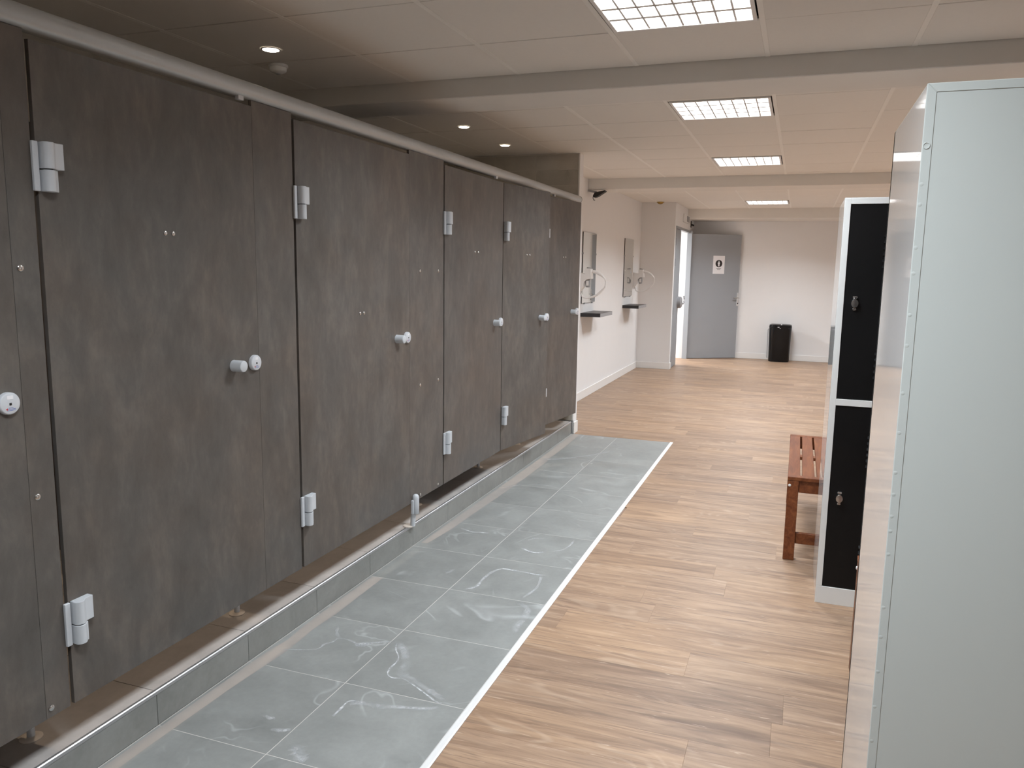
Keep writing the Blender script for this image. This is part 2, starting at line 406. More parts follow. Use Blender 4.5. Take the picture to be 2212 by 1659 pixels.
STAINS = [
 ([(-1.431,2.645),(-1.407,2.588),(-1.369,2.54),(-1.357,2.496),(-1.357,2.448),(-1.343,2.407),(-1.313,2.391),(-1.276,2.4),(-1.212,2.37),(-1.147,2.333),(-1.093,2.303),(-1.068,2.303)], 0.005, 0.9),
 ([(-1.431,2.645),(-1.372,2.589),(-1.311,2.49),(-1.305,2.434),(-1.25,2.411),(-1.173,2.372),(-1.104,2.34),(-1.078,2.315)], 0.022, 0.45),
 ([(-1.381,2.093),(-1.38,2.141),(-1.379,2.196),(-1.338,2.207)], 0.007, 0.9),
 ([(-1.379,2.19),(-1.338,2.2),(-1.259,2.21),(-1.2,2.228),(-1.108,2.253),(-1.074,2.28)], 0.018, 0.55),
 ([(-1.83,2.42),(-1.701,2.471),(-1.693,2.52),(-1.671,2.549),(-1.666,2.585),(-1.612,2.586),(-1.543,2.56),(-1.534,2.59),(-1.486,2.623),(-1.44,2.648)], 0.006, 0.7),
 ([(-1.58,2.565),(-1.56,2.57),(-1.54,2.585),(-1.52,2.6)], 0.018, 0.8),
 ([(-1.73,2.68),(-1.697,2.621),(-1.663,2.586)], 0.009, 0.7),
 ([(-1.388,3.228),(-1.35,3.28),(-1.355,3.364),(-1.346,3.478),(-1.312,3.533),(-1.258,3.535),(-1.187,3.532),(-1.131,3.525),(-1.081,3.535)], 0.010, 0.85),
 ([(-1.105,3.515),(-1.091,3.462),(-1.081,3.352),(-1.106,3.235)], 0.010, 0.6),
 ([(-1.102,3.185),(-1.043,3.134),(-1.028,3.052),(-1.03,2.961),(-1.02,2.878)], 0.02, 0.45),
 ([(-1.332,3.977),(-1.304,4.023),(-1.256,4.035)], 0.008, 0.7),
 ([(-1.324,3.856),(-1.269,3.818),(-1.226,3.813),(-1.193,3.838)], 0.010, 0.9),
 ([(-1.152,3.866),(-1.108,3.909),(-1.09,3.989),(-1.092,4.089)], 0.007, 0.7),
 ([(-1.762,4.027),(-1.672,3.987),(-1.621,3.997),(-1.57,4.002)], 0.011, 0.9),
 ([(-1.553,3.365),(-1.536,3.44)], 0.016, 1.0),
 ([(-1.404,1.922),(-1.371,1.888),(-1.341,1.867),(-1.32,1.863)], 0.028, 0.6),
 ([(-1.53,1.958),(-1.489,1.967),(-1.461,1.985)], 0.014, 0.7),
 ([(-1.601,2.02),(-1.565,2.011),(-1.555,2.023)], 0.012, 0.7),
 ([(-1.851,5.83),(-1.746,5.831),(-1.616,5.956),(-1.474,6.135),(-1.371,6.327)], 0.02, 0.5),
 ([(-1.85,4.924),(-1.791,4.966),(-1.694,5.06),(-1.555,5.085),(-1.414,5.009)], 0.009, 0.4),
]
for p, w, s in STAINS: ribbon(p, w, soft=s)
res = MB()
def strip_poly(rows):
    vs = [(x, y, 0.0004) for y, a, b in rows for x in (a, b)]
    res2 = MB().add(vs, [(2*i, 2*i+1, 2*i+3, 2*i+2) for i in range(len(rows)-1)])
    obj('residue_strip', res2, M['residue'], floor)
strip_poly([(0.2,-1.868,-1.822),(1.75,-1.868,-1.822),(2.1,-1.866,-1.815),(2.29,-1.866,-1.803),(2.42,-1.862,-1.797),(2.5,-1.85,-1.80),(2.62,-1.862,-1.808),(2.78,-1.866,-1.80),(3.2,-1.866,-1.81)])
strip_poly([(3.72,-1.862,-1.825),(3.98,-1.86,-1.80),(4.45,-1.858,-1.79),(4.92,-1.856,-1.776),(5.5,-1.856,-1.772),(5.72,-1.857,-1.774),(5.86,-1.858,-1.786),(6.3,-1.866,-1.787),(6.82,-1.868,-1.80)])

# curb and raised shower floor
curb = group_empty('shower_curb', 'raised tiled step in front of the shower cubicles')
XSB = -3.15
bx('curb_core', M['grout'], XSB, -0.9, 0.0, XC-0.008, 6.80, 0.112, curb)
for k in range(-8, 9):
    y0 = 2.7515 + k*PITCH; y1 = min(y0 + PITCH, 6.80)
    bx('curb_tile', M['curb_tile'], XC-0.0085, y0+0.0012, 0.002, XC, y1-0.0012, 0.1085, curb, bev=0.0006)
    for a in (XC-0.012, XC-0.012-PITCH, XC-0.012-2*PITCH):
        bx('step_tile', M['step_tile'], max(a-PITCH, XSB)+0.0012, y0+0.0012, 0.112, a-0.0012, y1-0.0012, 0.12, curb, bev=0.0006)
struct(obj('trim_2', MB().prism([(XC-0.011, 0.110), (XC-0.011, 0.1215), (XC-0.002, 0.1215), (XC+0.0012, 0.119), (XC+0.0012, 0.1085), (XC-0.003, 0.1085)], 'y', -0.9, 6.80), M['trim_steel']), 'bright steel edge trim along the tiled step')
bx('curb_gap_shade', M['dark'], -1.95, 6.801, 0.0, XC-0.004, 6.838, 0.105, curb)  # dark block paints in the shade of the gap past the curb

def wall(name, m, *b, label=None): return struct(bx(name, M[m] if isinstance(m, str) else m, *b), label)
YJ = 12.02; XD = -1.80
wall('wall_left', 'wall', XL-0.15, 6.95, -0.1, XL, YJ+0.1, HC)
wd = wall('wall_divider', 'wall', -4.3, 6.852, -0.1, -1.872, 6.95, HC)
wall('wall_corner', 'wall', XL-0.15, YJ, -0.1, XD-0.001, YJ+0.11, HC)
DY0, DY1, DZ = 12.125, 13.66, 2.125
wdoor = group_empty('wall_door', 'white wall with the grey door opening')
bx('wall_panel', M['wall'], XD-0.18, YJ+0.001, -0.1, XD, DY0, HC, wdoor)
bx('wall_panel', M['wall'], XD-0.18, DY0, DZ+0.04, XD, DY1+0.03, HC, wdoor)
bx('wall_panel', M['wall'], XD-0.18, DY1+0.03, -0.1, XD, YF+0.1, HC, wdoor)
wall('wall_far', 'wall', -5.2, YF, -0.1, XR+0.15, YF+0.15, HC)
wall('wall_right', 'wall', XR, YB, -0.1, XR+0.15, YF, HC)
wall('wall_back', 'wall', -4.3, YB-0.15, -0.1, XR+0.15, YB, HC)
wall('wall_shower_front', 'wall', -4.3, YB, -0.1, -1.95, -0.9, HC)
# tiled shower walls
ws = group_empty('wall_shower', 'beige tiled wall closing the shower area')
bx('tile_bed', M['groutwall'], XSB, 6.845, 0.12, -1.886, 6.8525, HC, ws)
for c in range(4):
    xb = -1.886 - c*0.394; xa = max(xb-0.394, XSB)
    for r in range(18):
        z1 = 2.494 - r*0.1325; z0 = z1-0.1325
        if z1 < 0.2: continue
        bx('tile', M['wall_tile'], xa+0.0016, 6.8425, max(z0, 0.121)+0.0014, xb-0.0016, 6.846, z1-0.0014, ws, bev=0.0005)
bx('tile_field', M['wall_tile'], XSB-0.1, -0.9, 0.0, XSB, 6.852, HC, ws)
obj('tile_edge', MB().box(-1.8865, 6.837, 0.121, -1.8715, 6.853, HC), M['base'], ws, bev=0.002)
# baseboards
BH, BT = 0.098, 0.012
def baseb(name, *b): return struct(bx(name, M['base'], *b, bev=0.002))
baseb('baseboard_left', XL, 6.95, 0, XL+BT, YJ, BH)
baseb('baseboard_corner', XL+BT, YJ-BT, 0, XD+BT, YJ, BH)
baseb('baseboard_door', XD, YJ, 0, XD+BT, DY0-0.01, BH)
baseb('baseboard_far', XD, YF-BT, 0, XR, YF, BH)
baseb('baseboard_divider', -1.872, 6.84, 0, -1.860, 6.962, BH+0.008)

# ceiling
ceil = group_empty('ceiling', 'suspended ceiling of square beige tiles')
bx('plenum_cover', M['plenum'], -5.2, YB-0.15, HC+0.10, XR+0.15, YF+0.15, HC+0.16, ceil)
GX = [-2.07 + 0.62*k for k in range(-2, 11)]
GX = [x for x in GX if x < XR] + [XR]
BEAMS = [(-1.05, -0.69, 2.402), (4.045, 4.405, 2.402), (8.82, 9.20, 2.385), (13.38, YF, 2.347)]
BAYS = [([-0.69, -0.16, 0.445, 1.05, 1.655, 2.26, 2.865, 3.468, 4.045]), ([4.405, 4.93, 5.54, 6.16, 6.78, 7.40, 8.02, 8.64, 8.82]), ([9.20, 9.47, 10.09, 10.71, 11.33, 11.95, 12.57, 13.19, 13.38])]
LIGHTS = [(0, 2.865), (1, 4.93), (1, 7.40), (2, 11.95), (0, 0.445), (2, 9.47)]
LX0, LX1 = GX[4], GX[5]          # column that carries the fixtures: about -0.83 .. -0.21
LX0 = min(GX, key=lambda g: abs(g+0.83)); LX1 = LX0+0.62
RX0 = LX0 + 0.62*5; RX1 = RX0+0.62   # a second row of fixtures over the lockers
tile_cache = {}
def ceil_tile(x0, x1, y0, y1):
    w, d = round(x1-x0, 4), round(y1-y0, 4)
    key = (w, d)
    if key not in tile_cache:
        tile_cache[key] = MB().box(-w/2+0.011, -d/2+0.004, 0, w/2-0.011, d/2-0.004, 0.018).mesh('ceiling_tile', M['ceil'], bev=0.0012)
    o = put('ceiling_tile', tile_cache[key], ceil, ((x0+x1)/2, (y0+y1)/2, HC+0.001+random.uniform(0, 0.0012)), (random.uniform(-.0016,.0016), random.uniform(-.0016,.0016), 0))
runner_cache = {}
for bi, ys in enumerate(BAYS):
    for i, (x0, x1) in enumerate(zip(GX[:-1], GX[1:])):
        for y0, y1 in zip(ys[:-1], ys[1:]):
            if any(b == bi and abs(ly-y0) < 0.01 and (abs(x0-LX0) < 0.02 or (abs(x0-RX0) < 0.02)) for b, ly in LIGHTS): continue
            if x1 < XSB and y0 < 6.8: continue
            if x1 < XL and y0 > 6.8: continue
            ceil_tile(x0, x1, y0, y1)
        if x1 < XL and ys[0] > 6.8: continue
        rx = x0
        obj('ceiling_runner', MB().box(rx-0.0112, ys[0], HC+0.0012, rx+0.0112, ys[-1], HC+0.016), M['main_runner'], ceil)
    for y in ys[1:-1]:
        bx('ceiling_runner', M['runner'], GX[0], y-0.010, HC+0.0038, XR, y+0.010, HC+0.0155, ceil)
for i, (y0, y1, z) in enumerate(BEAMS):
    struct(bx('ceiling_beam', M['beam'], XSB-0.1 if y0 < 6 else XL, y0, z, XR, y1, HC+0.06, bev=0.004))
bx('ceiling_tile', M['ceil'], -4.3, YB, HC, XR, -1.05, HC+0.02, ceil)

# ------------------------------------------------------------------ ceiling lights
ZT = HC
def make_fixture(label):
    t = thing('ceiling_light', label, 'ceiling light', (0, 0, HC), 0, 'square louvred ceiling lights')
    w = 0.292
    fr = MB()
    for s in (-1, 1):
        fr.box(s*w, -w, -0.004, s*(w-0.016), w, 0.004); fr.box(-w+0.016, s*w, -0.004, w-0.016, s*(w-0.016), 0.004)
    obj('frame', fr, M['white_plastic'], t, bev=0.001)
    h = MB(); a = w-0.012
    h.add([(-a,-a,0.004),(a,-a,0.004),(a,a,0.004),(-a,a,0.004),(-a,-a,0.072),(a,-a,0.072),(a,a,0.072),(-a,a,0.072)], [(4,5,6,7),(0,1,5,4),(1,2,6,5),(2,3,7,6),(3,0,4,7)])
    obj('reflector', h, M['white_plastic'], t)
    tm = MB().cyl((-0.265, 0, 0.048), (0.265, 0, 0.048), 0.013, 12).mesh('tube', M['tube'], smooth=True)
    for k in range(4): put('tube', tm, t, (0, -0.2025+0.135*k, 0))
    bl = MB().prism([(-0.004, 0.0), (0.004, 0.0), (0.0015, 0.028), (-0.0015, 0.028)], 'y', -a+0.004, a-0.004).mesh('louvre_blade', M['white_plastic'])
    for k in range(7): put('louvre_blade', bl, t, (-0.21+0.07*k, 0, 0))
    br = MB().prism([(-0.011, 0.0), (0.011, 0.0), (0.002, 0.032), (-0.002, 0.032)], 'x', -a+0.004, a-0.004).mesh('louvre_rail', M['white_plastic'])
    for k in range(3): put('louvre_rail', br, t, (0, -0.135+0.135*k, 0))
    return t
LAB = ['bright louvred ceiling light nearest the camera, cut by the picture top edge', 'second bright louvred ceiling light, just beyond the first beam',
       'third louvred ceiling light, midway between the two beams', 'small distant louvred ceiling light in front of the grey door wall', 
       'louvred ceiling light overhead behind the view', 'louvred ceiling light hidden behind the second beam']
fix = None
def lamp_at(x, y):
    ld = bpy.data.lights.new('fixture_lamp', 'AREA'); ld.shape = 'SQUARE'; ld.size = 0.55; ld.energy = LAMP_W; ld.color = LAMP_COL
    ld.spread = LAMP_SPREAD
    o = bpy.data.objects.new('fixture_lamp', ld); COL.objects.link(o); o.location = (x, y, HC-0.006)
proto = make_fixture(LAB[0])
for i, (b, ly) in enumerate(LIGHTS):
    ys = BAYS[b]; k = min(range(len(ys)), key=lambda q: abs(ys[q]-ly)); yc = (ys[k]+ys[k+1])/2
    xc = (LX0+LX1)/2
    o = proto if i == 0 else dup(proto, (xc, yc, HC), LAB[i])
    o.location = (xc, yc, HC); lamp_at(xc, yc)
    if i != 4:
        xr = (RX0+RX1)/2
        dup(proto, (xr, yc, HC), 'louvred ceiling light above the lockers, ' + ['opposite the first', 'opposite the second', 'opposite the third', 'opposite the last', 'beside the overhead one', 'beyond the second beam'][i]); lamp_at(xr, yc)

# warm recessed spots over the showers
def spot(x, y, label):
    t = thing('ceiling_spot', label, 'spotlight', (x, y, HC), 0, 'warm recessed spots over the showers')
    obj('bezel', MB().turn((0,0,0.001), (0,0,-1), [(0, 0.047), (0.003, 0.046), (0.004, 0.040), (0.0015, 0.036)], 24, False), M['white_plastic'], t, smooth=True)
    obj('lamp', MB().turn((0,0,-0.0022), (0,0,-1), [(0, 0.0365), (0.002, 0.033), (0.003, 0.0)], 20), M['spot_lamp'], t, smooth=True)
    ld = bpy.data.lights.new('spot_lamp', 'SPOT'); ld.energy = SPOT_W*12; ld.color = SPOT_COL; ld.spot_size = math.radians(115); ld.spot_blend = 0.6; ld.shadow_soft_size = 0.035
    o = bpy.data.objects.new('spot_lamp', ld); COL.objects.link(o); o.location = (x, y, HC-0.012)
spot(-2.414, 3.258, 'glowing recessed spot nearest, just above the smoke detector')
spot(-2.349, 5.387, 'glowing recessed spot just beyond the first beam, left of a pair')
spot(-2.363, 6.27, 'glowing recessed spot nearest the beige tiled wall')
spot(-2.40, 1.90, 'added recessed spot over the first shower cubicle, out of view')  # added out of view to brighten the step under the first cubicle
sd = thing('smoke_detector', 'small round smoke detector on the dim ceiling behind a glowing spot', 'smoke detector', (-2.56, 3.51, HC))
obj('base', MB().turn((0,0,0), (0,0,-1), [(0, 0.050), (0.012, 0.050), (0.014, 0.046)], 24), M['white_plastic'], sd, smooth=True)
obj('body', MB().turn((0,0,-0.013), (0,0,-1), [(0, 0.044), (0.016, 0.042), (0.022, 0.036), (0.030, 0.016), (0.031, 0.0)], 24), M['white_plastic'], sd, smooth=True)
obj('sensor_window', MB().turn((0,0,-0.043), (0,0,-1), [(0, 0.013), (0.004, 0.011), (0.005, 0.0)], 12), M['grey_plastic'], sd, smooth=True)
bd = thing('ceiling_dome', 'small brass dome on the ceiling near the white wall corner', 'sprinkler', (-2.02, 11.93, HC))
obj('dome', MB().turn((0,0,0), (0,0,-1), [(0, 0.050), (0.010, 0.048), (0.022, 0.036), (0.030, 0.018), (0.033, 0.0)], 20), M['brass'], bd, smooth=True)
obj('flange', MB().turn((0,0,0.0005), (0,0,-1), [(0, 0.060), (0.004, 0.058)], 20), M['brass'], bd, smooth=True)

# ------------------------------------------------------------------ shower cubicles
PT = 0.013                                    # panel thickness
ZB, ZD, ZP = 0.256, 2.050, 2.0705
def screw_at(y, z, parent, x=0.0, r=0.0055, label=None):
    return obj('screw', MB().turn((x, y, z), (1, 0, 0), [(0, r), (0.002, r), (0.0034, r*0.8), (0.004, r*0.35), (0.0042, 0.0)], 14), M['chrome'], parent, smooth=True, label=label)
hinge_parts = {}
def hinge(parent, y, z, plate=True):
    """surface hinge: y is the edge of the door, z the bottom of the lower knuckle (local coords, face at x = 0)"""
    if not hinge_parts:
        # base plate along the neighbour panel
        hinge_parts['plate'] = MB().box(0.0008, -0.017, 0, 0.010, 0.000, 0.125).mesh('hinge_plate', M['alu'], bev=0.0015)
        def prof(wing):
            cy, cx, r = 0.020, 0.0165, 0.0165
            p = [(0.0005, 0.006)]
            for k in range(0, 10):
                a = PI - 0.25 - k*(PI-0.95)/9
                p.append((cx + r*math.sin(a), cy + r*math.cos(a)))
            p += [(0.0245, cy+r-0.0015), (0.0225, cy+r+0.003), (0.0215, wing), (0.0005, wing)]
            return p
        hinge_parts['up'] = MB().prism(prof(0.064), 'z', 0.058, 0.125).mesh('hinge_knuckle', M['alu'], bev=0.001, smooth=True)
        hinge_parts['low'] = MB().prism(prof(0.0435), 'z', 0.0, 0.055).mesh('hinge_knuckle', M['alu'], bev=0.001, smooth=True)
        hinge_parts['pin'] = MB().cyl((0.0165, 0.020, 0.052), (0.0165, 0.020, 0.060), 0.011, 12).mesh('hinge_pin', M['dark'])
    h = put('hinge', hinge_parts['up'], parent, (0, y, z))
    for k in (('low', 'plate', 'pin') if plate else ('low', 'pin')):
        put({'low': 'hinge_knuckle', 'plate': 'hinge_plate', 'pin': 'hinge_pin'}[k], hinge_parts[k], h)
    return h
def knob_and_lock(parent, yk, yl, z=1.142):
    obj('knob', MB().turn((0, yk-0.024, z), (1, 0, 0), [(0, 0.0215), (0.003, 0.0210), (0.040, 0.0205), (0.0435, 0.0195), (0.045, 0.017), (0.0452, 0.0)], 28), M['alu'], parent, smooth=True)
    l = obj('lock', MB().turn((0, yl, z), (1, 0, 0), [(0, 0.0285), (0.010, 0.0285), (0.013, 0.0265), (0.0135, 0.0255), (0.0135, 0.0)], 32), M['plastic_pale'], parent, smooth=True)
    bx('lock_window', M['paper'], 0.0135, yl-0.0085, z+0.011, 0.0142, yl+0.0085, z+0.0205, l, bev=0.0003)
    bx('lock_spindle', M['dark'], 0.0135, yl-0.003, z-0.004, 0.0145, yl+0.003, z+0.002, l)
    for q, (a, b, c) in enumerate(((-0.005, 0.007, -0.0112), (-0.008, 0.013, -0.0145), (-0.010, 0.0125, -0.0178))):
        bx('lock_print', M['blue_ink'], 0.0135, yl+a, z+c, 0.0139, yl+b, z+c+0.0012, l)
    obj('lock_print', MB().prism([(yl-0.014, z-0.0135), (yl-0.008, z-0.0105), (yl-0.008, z-0.0165)], 'x', 0.0135, 0.0139), M['red_ink'], l)
def cub_door(label, y0, y1, yk, yl, hooks, rz=0.0, hz=1.590):
    """door hinged at y0; local origin at the hinge edge, x = outward normal"""
    t = thing('cubicle_door', label, 'door', (XP, y0, 0), rz, 'slate brown shower cubicle doors')
    L = y1-y0
    obj('door_panel', MB().box(-PT, 0, ZB, 0, L, ZD), M['panel'], t, bev=0.0006)
    hinge(t, 0.0, 1.676, rz == 0); hinge(t, 0.0, 0.434, rz == 0)
    knob_and_lock(t, yk-y0, yl-y0)
    for hk in hooks: screw_at(hk-y0, hz, t, r=0.0075)
    return t
cub_door('slate brown cubicle door cut by the left picture edge, only its lock side seen', 0.62, 1.440, 1.31, 1.397, (1.02, 1.053))
cub_door('widest-looking slate brown cubicle door, right of the first dark gap', 1.529, 2.3885, 2.274, 2.358, (1.957, 1.990))
cub_door('slate brown cubicle door in the middle, its two hook screws low near knob height', 2.637, 3.588, 3.475, 3.552, (3.107, 3.140), hz=1.285)
cub_door('slate brown cubicle door left of the narrow black gap', 4.010, 4.921, 4.806, 4.886, (4.445, 4.497))
cub_door('slate brown cubicle door right of the narrow black gap, slightly ajar', 4.930, 5.609, 4.930+0.575, 4.930+0.650, (4.93+0.334, 4.93+0.375), rz=-0.161)
cub_door('last slate brown cubicle door, ajar, beside the white wall end', 5.812, 6.526, 5.812+0.588, 5.812+0.668, (5.812+0.368, 5.812+0.415), rz=-0.134)
def pilaster(label, y0, y1, bolts=()):
    t = thing('cubicle_pilaster', label, 'panel', (XP, y0, 0), 0, 'fixed slate brown cubicle panels')
    obj('panel', MB().box(-PT, 0, ZB, 0, y1-y0, ZP), M['panel'], t, bev=0.0006)
    for (y, z) in bolts: screw_at(y-y0, z, t, r=0.0085)
    return t
pilaster('fixed slate brown panel with three steel bolts, left of the first dark gap', 1.4408, 1.516, [(1.462, 1.480), (1.462, 0.880), (1.456, 0.282)])
pilaster('narrow fixed slate brown panel left of the second dark gap, without bolts', 2.3893, 2.623)
p2 = pilaster('fixed slate brown panel with six steel bolts and a grey foot', 3.5888, 3.996, [(y, z) for y in (3.706, 3.928) for z in (1.476, 0.876, 0.277)])
pilaster('fixed slate brown panel behind the ajar door', 5.63, 5.800)
pilaster('fixed slate brown panel behind the last ajar door', 6.535, 6.832)
# grey adjustable foot at the bolted panel
ft = obj('panel_foot', MB().turn((0.014, 0.036, 0.196), (0,0,1), [(0, 0.0165), (0.002, 0.018), (0.088, 0.018), (0.098, 0.0155), (0.105, 0.009), (0.107, 0.0)], 20), M['alu'], p2, smooth=True, label='grey metal foot sleeve')
obj('foot_clamp', MB().box(-0.004, 0.012, 0.196, 0.012, 0.042, 0.272), M['alu'], ft, bev=0.003)
obj('foot_leg', MB().cyl((-0.004, 0.036, 0.125), (0.0, 0.036, 0.20), 0.0135, 16), M['alu'], ft, smooth=True)
obj('foot_disc', MB().turn((-0.027, 0.036, 0.1216), (0,0,1), [(0, 0.031), (0.003, 0.031), (0.006, 0.026), (0.007, 0.014)], 24), M['foot'], ft, smooth=True)
# dividers between the cubicles
def divider(y, label, foot=True):
    t = thing('cubicle_divider', label, 'panel', (XP-PT, y, 0), 0, 'dividing panels between shower cubicles')
    obj('panel', MB().box(-1.22, -PT/2, ZB, -0.001, PT/2, 2.05), M['panel'], t, bev=0.001)
    f = obj('foot', MB().cyl((-0.150, 0, 0.128), (-0.150, 0, ZB), 0.011, 12), M['alu'], t, smooth=True)
    obj('foot_disc', MB().turn((-0.150, 0, 0.1202), (0,0,1), [(0, 0.031), (0.003, 0.031), (0.006, 0.026), (0.0075, 0.012)], 24), M['foot'], f, smooth=True)
for y, lb in ((1.513, 'slate brown divider whose pale foot shows under the first fixed panel'), (2.412, 'slate brown divider whose pale foot shows under the second fixed panel'), (3.985, 'slate brown divider whose pale foot shows beside the grey foot sleeve'), (4.926, 'slate brown divider whose pale foot shows under the narrow black gap'), (5.72, 'slate brown divider behind the ajar door')):
    divider(y, lb)
# head rail
rail = thing('head_rail', 'long grey half-round rail along the top of the cubicles', 'rail', (XP-0.008, 0, 2.101))
rp = []
for k in range(0, 19):
    a = -PI/2 + k*PI/18
    rp.append((0.029*math.cos(a)*0.95, 0.030*math.sin(a)))
rp += [(-0.022, 0.030), (-0.022, -0.030)]
obj('rail_profile', MB().prism(rp, 'y', 0.3, 6.815), M['alu_rail'], rail, smooth=True)
obj('rail_cap', MB().prism([(x*1.03, z*1.03) for x, z in rp], 'y', 6.816, 6.8195), M['dark'], rail, label='thin black end cap')
rm = MB().box(-0.006, -0.014, -0.042, 0.010, 0.014, -0.026).mesh('rail_clip', M['plastic_pale'], bev=0.001)
for y in (2.33, 4.785, 6.05, 6.76): put('rail_clip', rm, rail, (0.004, y, 0))

# ------------------------------------------------------------------ lockers
def louvre_slot_mesh():
    return MB().prism([(0, 0), (0.012, 0.002), (0.0, 0.012)], 'x', -0.03, 0.03).mesh('vent_slot', M['black_door'])
slot_me = None
def locker(label, x0, y0, w, d, H, ncol, front, group='white lockers with black doors'):
    """front = -1: doors face -y, +1: doors face +y.  Origin at the left end on the floor"""
    global slot_me
    if slot_me is None: slot_me = louvre_slot_mesh()
    t = thing('locker', label, 'locker', (x0, y0, 0), 0, group)
    yf = 0.0 if front < 0 else d; s = front                 # y of the front plane, direction out
    yb = d if front < 0 else 0.0
    # carcass: end panels, top, bottom, back
    obj('end_panel', MB().box(0, 0.002, 0.0, 0.0012, d-0.002, H-0.003), M['gloss_metal'], t)
    obj('end_panel', MB().box(w-0.0012, 0.002, 0.0, w, d-0.002, H-0.003), M['gloss_metal'], t)
    obj('top_panel', MB().box(0.0012, 0.002, H-0.0015, w-0.0012, d-0.002, H), M['white_metal'], t)
    obj('plinth', MB().box(0.0012, min(yf, yf-s*0.02), 0, w-0.0012, max(yf, yf-s*0.02), 0.081), M['white_metal'], t, bev=0.001)
    # back: sheet recessed behind flanges
    back = obj('back_panel', MB().box(0.016, min(yb+s*0.0, yb-s*0.0+s*0.004), 0.0, w-0.016, max(yb, yb+s*0.004), H-0.0155), M['grey_lacquer'], t)
    fl = MB().prism([(0.0, 0.0), (0.016, 0.0), (0.016, H-0.0155), (0.0, H)], 'y', min(yb, yb-s*0.0012), max(yb+s*0.003, yb-s*0.0012))
    fr_ = MB().prism([(w, 0.0), (w-0.016, 0.0), (w-0.016, H-0.0155), (w, H)], 'y', min(yb, yb-s*0.0012), max(yb+s*0.003, yb-s*0.0012))
    ftp = MB().prism([(0.0, H), (0.016, H-0.0155), (w-0.016, H-0.0155), (w, H)], 'y', min(yb, yb-s*0.0012), max(yb+s*0.003, yb-s*0.0012))
    fA = obj('back_flange', fl, M['grey_lacquer'], t, bev=0.0012); obj('back_flange', fr_, M['grey_lacquer'], t, bev=0.0012); obj('back_flange', ftp, M['grey_lacquer'], t, bev=0.0012)
    if front > 0:
        for z in (1.652, 1.618, 1.545, 1.501, 1.429, 1.375, 1.29, 1.218, 1.145, 1.104, 1.063, 1.035, 0.991, 0.888, 0.83, 0.761, 0.69, 0.62, 0.55, 0.44, 0.33, 0.22, 0.11):
            obj('weld_bump', MB().turn((0.0045, yb-0.0012, z), (0,-1,0), [(0, 0.0036), (0.0002, 0.0029), (0.0004, 0.0016), (0.00045, 0.0)], 12), M['grey_lacquer'], fA, smooth=True)
        obj('hole_plug', MB().turn((0.0068, yb-0.0012, 1.716), (0,-1,0), [(0, 0.0058), (0.0009, 0.0056), (0.0011, 0.0048), (0.0003, 0.0042), (0.0, 0.0)], 20), M['grey_lacquer'], fA, smooth=True)
    # front frame: stiles and rails
    zf = ((0.0805, 0.921), (0.950, 1.7915))
    pw = (w-0.026)/ncol
    ya, yb2 = min(yf, yf-s*0.018), max(yf, yf-s*0.018)
    bars = [(0.0, 0.026)] + [(pw*k, pw*k+0.026) for k in range(1, ncol)] + [(w-0.026, w)]
    for a, b in bars: bx('stile', M['white_metal'], a, ya, 0.081, b, yb2, H-0.0016, t, bev=0.0012)
    for z0, z1 in ((0.921, 0.950), (1.7915, H-0.0016)):
        for k in range(ncol): bx('cross_rail', M['white_metal'], bars[k][1], ya, z0, bars[k+1][0], yb2, z1, t, bev=0.0008)
    bx('inner_back', M['dark'], 0.003, yf-s*0.022, 0.07, w-0.003, yf-s*0.024, H-0.004, t)
    for k in range(ncol):
        a, b = bars[k][1], bars[k+1][0]
        for (z0, z1) in zf:
            dr = bx('locker_door', M['black_door'], a+0.0015, yf-s*0.018, z0+0.002, b-0.0015, yf-s*0.003, z1-0.002, t, bev=0.0012)
            zl = z0 + (0.42 if z0 < 0.5 else 0.421)
            lk = obj('lock', MB().loft([[ (a+0.044 + 0.0155*math.cos(q*PI/12)*sc_, yf-s*0.003+s*dy, zl+0.0195*math.sin(q*PI/12)*sc_) for q in range(24)] for dy, sc_ in ((0, 1.0), (0.010, 1.0), (0.013, 0.9), (0.0135, 0.2))]), M['chrome'], dr, smooth=True)
            bx('lock_hasp', M['chrome'], a+0.035, yf-s*0.003, zl+0.022, a+0.053, yf+s*0.006, zl+0.031, lk, bev=0.002)
            bx('lock_hasp', M['chrome'], a+0.037, yf-s*0.003, zl-0.030, a+0.051, yf+s*0.004, zl-0.0205, lk, bev=0.002)
            c = (a+b)/2
            for g0, n in ((z1-0.14, 6), (z0+0.20, 5)):
                for q in range(n): put('vent_slot', slot_me, dr, (c, yf-s*0.003, g0-q*0.026), (0, 0, 0 if s > 0 else PI))
    return t
LW = 0.364*3+0.026
locker('pale grey locker nearest, its plain back towards the camera', 0.180, 1.534, LW, 0.492, 1.818, 3, 1)
locker('white locker with black doors facing the camera, behind the nearest one', 0.158, 3.703, LW, 0.495, 1.818, 3, -1)

